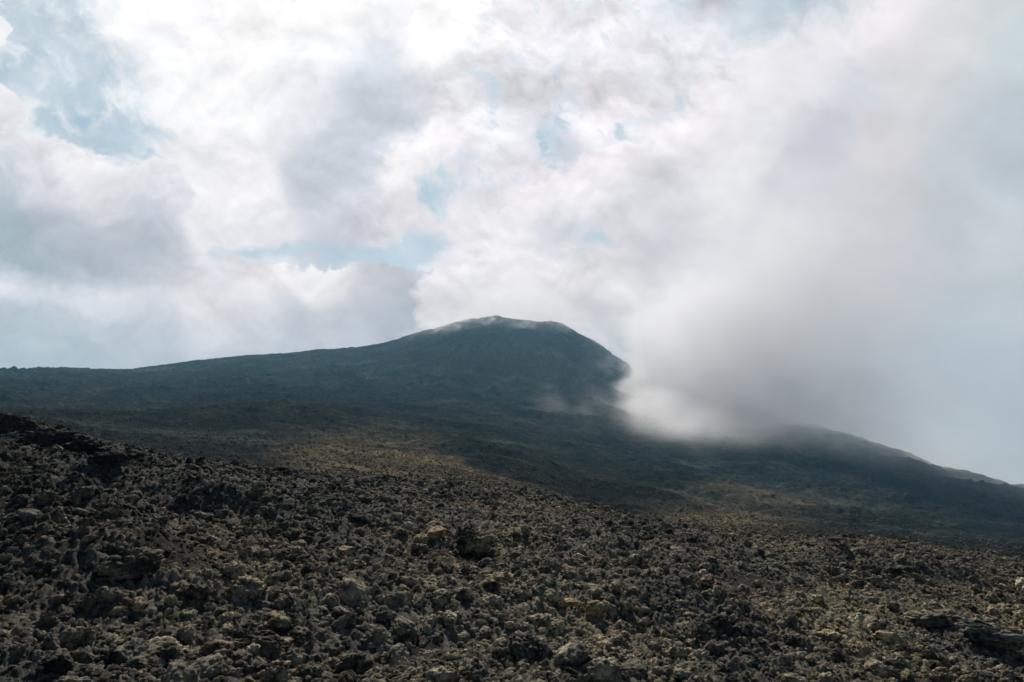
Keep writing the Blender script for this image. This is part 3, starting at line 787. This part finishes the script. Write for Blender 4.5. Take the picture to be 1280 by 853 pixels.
    # the great bank rising to the right
    L6 = [(550, 360, 238, 234, 236), (600, 330, 246, 242, 242), (640, 300, 245, 241, 242), (650, 260, 246, 242, 243), (700, 220, 247, 242, 245), (720, 250, 242, 238, 240), (770, 210, 242, 238, 242), (690, 290, 216, 216, 222),
          (720, 300, 206, 210, 217), (700, 340, 247, 242, 241), (660, 350, 242, 238, 238), (690, 370, 240, 234, 234), (715, 375, 222, 216, 219), (740, 350, 243, 238, 238), (780, 340, 238, 233, 234), (740, 390, 206, 203, 206),
          (800, 290, 222, 220, 224), (830, 250, 212, 209, 214), (800, 240, 221, 220, 225), (820, 320, 212, 210, 215), (830, 370, 202, 200, 206), (860, 330, 196, 196, 204), (900, 330, 194, 193, 203), (850, 410, 193, 193, 197),
          (920, 400, 188, 188, 197), (900, 270, 208, 206, 212), (910, 240, 230, 228, 232), (930, 200, 236, 234, 236), (880, 190, 234, 231, 236), (860, 140, 242, 239, 242), (940, 120, 242, 240, 243), (990, 130, 231, 229, 233),
          (960, 160, 222, 221, 227), (1020, 160, 202, 202, 211), (1060, 60, 234, 233, 238), (1120, 30, 228, 227, 233), (1080, 100, 208, 211, 219), (1000, 220, 200, 200, 208), (1100, 180, 200, 203, 211), (1100, 270, 188, 190, 199),
          (1000, 320, 192, 192, 201), (1150, 120, 196, 205, 213), (1200, 200, 182, 194, 204), (1250, 150, 178, 192, 203), (1270, 60, 184, 201, 210), (1180, 290, 180, 188, 198), (1250, 290, 190, 201, 210), (1270, 220, 174, 188, 200),
          (1100, 400, 186, 190, 199), (1200, 400, 184, 194, 203), (1270, 400, 186, 195, 203), (1270, 500, 186, 197, 205), (1150, 480, 190, 196, 204), (1050, 480, 192, 193, 199), (950, 470, 190, 190, 195), (1200, 550, 196, 203, 209),
          (1250, 590, 192, 201, 208), (800, 450, 196, 194, 198), (690, 400, 228, 222, 222), (620, 385, 240, 234, 234), (590, 395, 234, 228, 230), (1010, 95, 232, 231, 236), (1190, 40, 206, 214, 220), (1160, 70, 206, 212, 219), (1200, 100, 190, 202, 211), (1130, 80, 208, 213, 220), (1230, 20, 196, 208, 216), (1050, 300, 190, 191, 200), (1150, 350, 185, 190, 199), (980, 260, 197, 197, 205), (950, 310, 193, 193, 202)]
    c = blobs(wx, wy, [(1010, 340, 320, 250, -32), (820, 320, 170, 100, -28), (690, 300, 100, 70, -30), (1200, 220, 330, 250, -30), (620, 370, 90, 50, -15), (1200, 520, 420, 240, 0), (980, 110, 140, 60, -32),
                       (860, 200, 130, 66, -35), (1500, 350, 400, 400, 0), (800, 430, 200, 90, 0), (740, 235, 80, 40, -30), (1270, 60, 220, 150, 0), (570, 380, 60, 40, 0)], 8)
    t = c + 0.13 * det + 0.11 * bil + 0.10 * fine
    t = t + 0.06 * curd
    hole6 = gap([(752, 298, 22, 14, 0, 0.85), (712, 304, 30, 14, 0, 0.6)], 0.2 * fine)
    hole6 = hole6 * (1 - np.exp(-(((wx - 752) / 10) ** 2 + ((wy - 318) / 13) ** 2)))
    wd = np.interp(x - 0.5 * y, [500, 900], [0.13, 0.34])
    over(np.clip((t + 0.03) / wd, 0, 1) * (1 - 0.8 * hole6), tones(L6, np.interp(x, [820, 1050], [0.11, 0.05]), 1.0, np.interp(x, [780, 1000], [0.10, 0.02]) + 0.12 * np.exp(-np.clip(t, 0, 9) / 0.25)))
    rgb = np.clip(rgb * np.array([1.11, 1.075, 1.065]), 0, 1.3) / np.maximum(al, 1e-3)[..., None]
    me = grid_mesh('sky', R * X, R * Y, R * Z)
    attr(me, 'cloud', np.concatenate([rgb, al[..., None]], -1).astype(np.float32), 'FLOAT_COLOR')
    m, nt, out = mat('sky_with_cloud')
    at = node(nt, 'ShaderNodeAttribute', attribute_name='cloud')
    geo = node(nt, 'ShaderNodeNewGeometry')
    nv = node(nt, 'ShaderNodeVectorMath', {0: geo.outputs['Position']}, operation='NORMALIZE')
    sk = sky_node(nt); nt.links.new(nv.outputs[0], sk.inputs[0])
    blue = mixc(nt, 1.0, sk.outputs[0], (0.10 * 0.9, 0.10 * 1.0, 0.10 * 0.92), 'MULTIPLY')
    blue = mixc(nt, 0.45, blue, (0.38, 0.585, 0.65))
    c = mixc(nt, at.outputs['Alpha'], blue, at.outputs['Color'])
    em = node(nt, 'ShaderNodeEmission', {'Color': c, 'Strength': 1.0})
    nt.links.new(em.outputs[0], out.inputs[0])
    m.cycles.emission_sampling = 'NONE'
    o = link('sky', me, m)
    tag(o, 'pale blue sky with bright broken cloud and a great grey bank at right', 'sky', kind='structure')

SUN_EL, SUN_AZ = math.radians(44), math.radians(-6)      # azimuth from +Y towards +X

def sky_node(nt):
    sk = nt.nodes.new('ShaderNodeTexSky'); sk.sky_type = 'NISHITA'; sk.sun_disc = False
    sk.sun_elevation = SUN_EL; sk.sun_rotation = SUN_AZ; sk.altitude = 1500; sk.dust_density = 1.5
    return sk

# ------------------------------------------------------------------ fog lying on the flank
def fog_volume(name, lo, hi, res, dens_fn, mul, label, color=(0.995, 0.985, 1.0), aniso=0.30):
    nx, ny, nz = res
    gx = np.linspace(lo[0], hi[0], nx); gy = np.linspace(lo[1], hi[1], ny); gz = np.linspace(lo[2], hi[2], nz)
    Zg, Yg, Xg = np.meshgrid(gz, gy, gx, indexing='ij')
    D = dens_fn(Xg.ravel(), Yg.ravel(), Zg.ravel()).astype(np.float32)
    me = bpy.data.meshes.new(name)
    me.vertices.add(len(D)); attr(me, 'dens', D)
    o = link(name, me)
    m, nt, out = mat(name)
    v = node(nt, 'ShaderNodeVolumePrincipled', {'Color': (*color, 1), 'Density': mul, 'Anisotropy': aniso})
    nt.links.new(v.outputs[0], out.inputs['Volume'])
    ng = bpy.data.node_groups.new(name, 'GeometryNodeTree')
    ng.interface.new_socket('Geometry', in_out='INPUT', socket_type='NodeSocketGeometry')
    ng.interface.new_socket('Geometry', in_out='OUTPUT', socket_type='NodeSocketGeometry')
    N, L = ng.nodes, ng.links
    gi, go = N.new('NodeGroupInput'), N.new('NodeGroupOutput')
    pos = N.new('GeometryNodeInputPosition'); sx = N.new('ShaderNodeSeparateXYZ'); L.new(pos.outputs[0], sx.inputs[0])
    def M(op, a, b):
        n = N.new('ShaderNodeMath'); n.operation = op
        for i, q in enumerate((a, b)):
            if isinstance(q, bpy.types.NodeSocket): L.new(q, n.inputs[i])
            elif q is not None: n.inputs[i].default_value = q
        return n.outputs[0]
    idx = []
    for k in range(3):
        t = M('MULTIPLY', M('SUBTRACT', sx.outputs[k], lo[k]), (res[k] - 1) / (hi[k] - lo[k]))
        t = M('FLOOR', M('ADD', t, 0.5), None)
        idx.append(M('MINIMUM', M('MAXIMUM', t, 0.0), res[k] - 1))
    # whole-number index kept in integers, where floats would lose the last digits
    def I(op, a, b):
        n = N.new('FunctionNodeIntegerMath'); n.operation = op
        for i, q in enumerate((a, b)):
            if isinstance(q, bpy.types.NodeSocket): L.new(q, n.inputs[i])
            else: n.inputs[i].default_value = q
        return n.outputs[0]
    index = I('ADD', I('MULTIPLY', I('ADD', I('MULTIPLY', idx[2], ny), idx[1]), nx), idx[0])
    na = N.new('GeometryNodeInputNamedAttribute'); na.data_type = 'FLOAT'; na.inputs[0].default_value = 'dens'
    si = N.new('GeometryNodeSampleIndex'); si.data_type = 'FLOAT'; si.domain = 'POINT'
    L.new(gi.outputs[0], si.inputs['Geometry']); L.new(na.outputs[0], si.inputs['Value']); L.new(index, si.inputs['Index'])
    vc = N.new('GeometryNodeVolumeCube')
    L.new(si.outputs[0], vc.inputs['Density'])
    vc.inputs['Min'].default_value = lo; vc.inputs['Max'].default_value = hi
    for k, nm in enumerate(('Resolution X', 'Resolution Y', 'Resolution Z')): vc.inputs[nm].default_value = res[k]
    sm = N.new('GeometryNodeSetMaterial'); sm.inputs['Material'].default_value = m
    L.new(vc.outputs[0], sm.inputs[0]); L.new(sm.outputs[0], go.inputs[0])
    md = o.modifiers.new('fog', 'NODES'); md.node_group = ng
    me.materials.append(m)
    tag(o, label, 'fog', kind='stuff')
    return o

def fog_density(x, y, z):
    r = np.hypot(x, y); px, py = frame_xy(x, y, z - EYE)
    n = fbm3(x / 95, y / 95, z / 60, 5, 301, 0.62)
    n2 = fbm3(x / 30 + 40, y / 30, z / 24, 3, 331, 0.55)
    bl = 0.35 - np.abs(perlin3(x / 62 + 2 * n2, y / 62, z / 46 + 2 * n2, 351)) - 0.5 * np.abs(perlin3(x / 27 + 2 * n2, y / 27, z / 22, 352))
    wpx = px + 52 * n + 24 * n2 + 34 * bl; wpy = py + 44 * n + 20 * n2 - 22 * bl
    # edge against the cone, then the sagging underside along the flank
    left = np.interp(wpy, [250, 330, 380, 400, 425, 445, 470, 490, 510, 530, 560, 600], [840, 820, 785, 780, 790, 806, 798, 782, 772, 772, 800, 900])
    s1 = sstep(-22, 24 + 180 * sstep(455, 300, wpy) + 66 * sstep(470, 530, wpy), wpx - left)
    under = np.interp(wpx, [600, 740, 770, 850, 900, 960, 1010, 1060, 1120, 1200, 1280, 1400], [490, 502, 520, 532, 533, 534, 539, 549, 567, 597, 618, 655])
    s2 = sstep(30, -34, wpy - under + 16 * n2)
    top = 0.8 * sstep(150, 430, wpy) + 0.2 * sstep(390, 490, wpy)
    fade_r = 1 - 0.95 * sstep(850, 1200, wpx)
    azm = np.arctan2(x, y); Tb, Tr, Rr = T_BASE(azm), T_RIDGE(azm), R_RIDGE(azm)
    up = np.clip(((z - EYE) / r - Tb) / (Tr - Tb), 0, 1)
    rm = 330 + (Rr - 330) * up ** 1.087 * 0.80 - 80
    depth = np.exp(-((r - rm) / 140.0) ** 2)
    d = s1 * s2 * top * fade_r * depth * np.clip(0.85 + 1.5 * n + 1.7 * n2 + 1.2 * bl, 0.15, 2.4)
    # torn wisps ahead of the edge and down the flank
    w = 0.30 * sstep(0.0, 0.4, n2) * np.exp(-(((px - 728) / 44) ** 2 + ((py - 508) / 30) ** 2)) + 0.9 * np.exp(-(((px - 775) / 26) ** 2 + ((py - 455) / 30) ** 2))
    w = w * sstep(0.0, 0.4, n + 0.7 * n2) * 0.8 * depth
    ridge = T_RIDGE(np.arctan2(x, y)) * r + EYE
    hug = np.exp(-((z - ridge + 10) / 24.0) ** 2) * np.exp(-((r - R_RIDGE(np.arctan2(x, y)) + 45) / 80) ** 2) * sstep(760, 860, px)
    w2 = hug * (0.10 + 0.9 * sstep(-0.1, 0.5, n + 0.7 * n2)) * (1 - 0.5 * sstep(1000, 1200, px))
    w2 = w2 * (1 + 2.5 * sstep(770, 800, px) * sstep(1040, 950, px))
    return np.where(d + w + w2 < 0.003, 0, d + 0.8 * w + 1.25 * w2)

def cap_density(x, y, z):
    px, py = frame_xy(x, y, z - EYE)
    n = fbm3(x / 48, y / 48, z / 30, 4, 401, 0.6); n2 = fbm3(x / 16 + 40, y / 16, z / 11, 3, 431, 0.55)
    wy = py + 9 * n + 5 * n2
    line = np.interp(px, [430, 500, 540, 600, 640, 690, 720, 760, 800], [432, 421, 410, 398, 403, 403, 404, 430, 455])
    s = np.exp(-((wy - line - 2) / 8.0) ** 2) * (0.04 + 1.2 * sstep(0.0, 0.5, n + 0.7 * n2))
    s = s + 0.9 * sstep(0.05, 0.5, n2 + 0.5 * n) * np.exp(-(((px - 575) / 40) ** 2 + ((py - 414) / 9) ** 2))
    s = s + 0.22 * sstep(6, -12, wy - line + 8) * sstep(340, 390, py) * np.exp(-((px - 650) / 60) ** 2)
    s = s * sstep(480, 580, px) * sstep(830, 740, px)
    r = np.hypot(x, y)
    s = s * np.exp(-((r - 1390) / 90.0) ** 2)
    return np.where(s < 0.01, 0, s)

def build_air():
    fog_volume('fog_bank', (-50, 300, -60), (830, 1320, 450), (176, 196, 126), fog_density, 0.021,
               'thick grey fog bank spilling over the right flank of the volcano')
    fog_volume('summit_mist', (-260, 1230, 150), (300, 1520, 330), (150, 72, 60), cap_density, 0.022,
               'thin white mist streaming across the top of the volcano')
    me = bpy.data.meshes.new('haze'); bm = bmesh.new(); bmesh.ops.create_cube(bm, size=1.0)
    for v in bm.verts:
        v.co = Vector((v.co.x * 5200, v.co.y * 5200, -420 if v.co.z < 0 else 345))
    bm.to_mesh(me); bm.free()
    m, nt, out = mat('haze')
    v = node(nt, 'ShaderNodeVolumePrincipled', {'Color': (0.33, 0.68, 0.90, 1), 'Density': HAZE, 'Anisotropy': 0.1})
    nt.links.new(v.outputs[0], out.inputs['Volume'])
    tag(link('haze', me, m), 'thin blue haze over the whole slope', 'haze', kind='stuff')

HAZE = 0.00020

# ------------------------------------------------------------------ light, camera, world
def build_light():
    w = bpy.data.worlds.new('World'); S.world = w; w.use_nodes = True
    nt = w.node_tree; nt.nodes.clear()
    out = nt.nodes.new('ShaderNodeOutputWorld')
    bg = node(nt, 'ShaderNodeBackground', {'Color': sky_node(nt).outputs[0], 'Strength': 0.05})
    nt.links.new(bg.outputs[0], out.inputs[0])
    l = bpy.data.lights.new('sun', 'SUN'); l.energy = 5.0; l.angle = math.radians(0.6); l.color = (1.0, 0.92, 0.82)
    o = bpy.data.objects.new('sun', l); C.objects.link(o)
    d = Vector((math.sin(SUN_AZ) * math.cos(SUN_EL), math.cos(SUN_AZ) * math.cos(SUN_EL), math.sin(SUN_EL)))
    o.rotation_euler = d.to_track_quat('Z', 'Y').to_euler(); o.location = (0, 0, 60)
    cd = bpy.data.cameras.new('camera'); cd.lens = 24; cd.sensor_width = 36; cd.clip_start = 0.1; cd.clip_end = 80000
    co = bpy.data.objects.new('camera', cd); C.objects.link(co)
    co.location = (0, 0, EYE); co.rotation_euler = (PI / 2 + PITCH, 0, 0)
    S.camera = co
    S.view_settings.view_transform = 'Standard'; S.view_settings.look = 'None'
    S.view_settings.exposure = 0; S.view_settings.gamma = 1
    S.render.engine = 'CYCLES'
    cy = S.cycles
    cy.use_denoising = True; cy.volume_bounces = 14; cy.max_bounces = 16; cy.diffuse_bounces = 1
    cy.volume_step_rate = 1.5; cy.volume_max_steps = 256
    cy.use_adaptive_sampling = True; cy.adaptive_threshold = 0.01

build_ground()
build_mountain()
build_stones()
build_scrub()
build_sky()
build_air()
build_light()
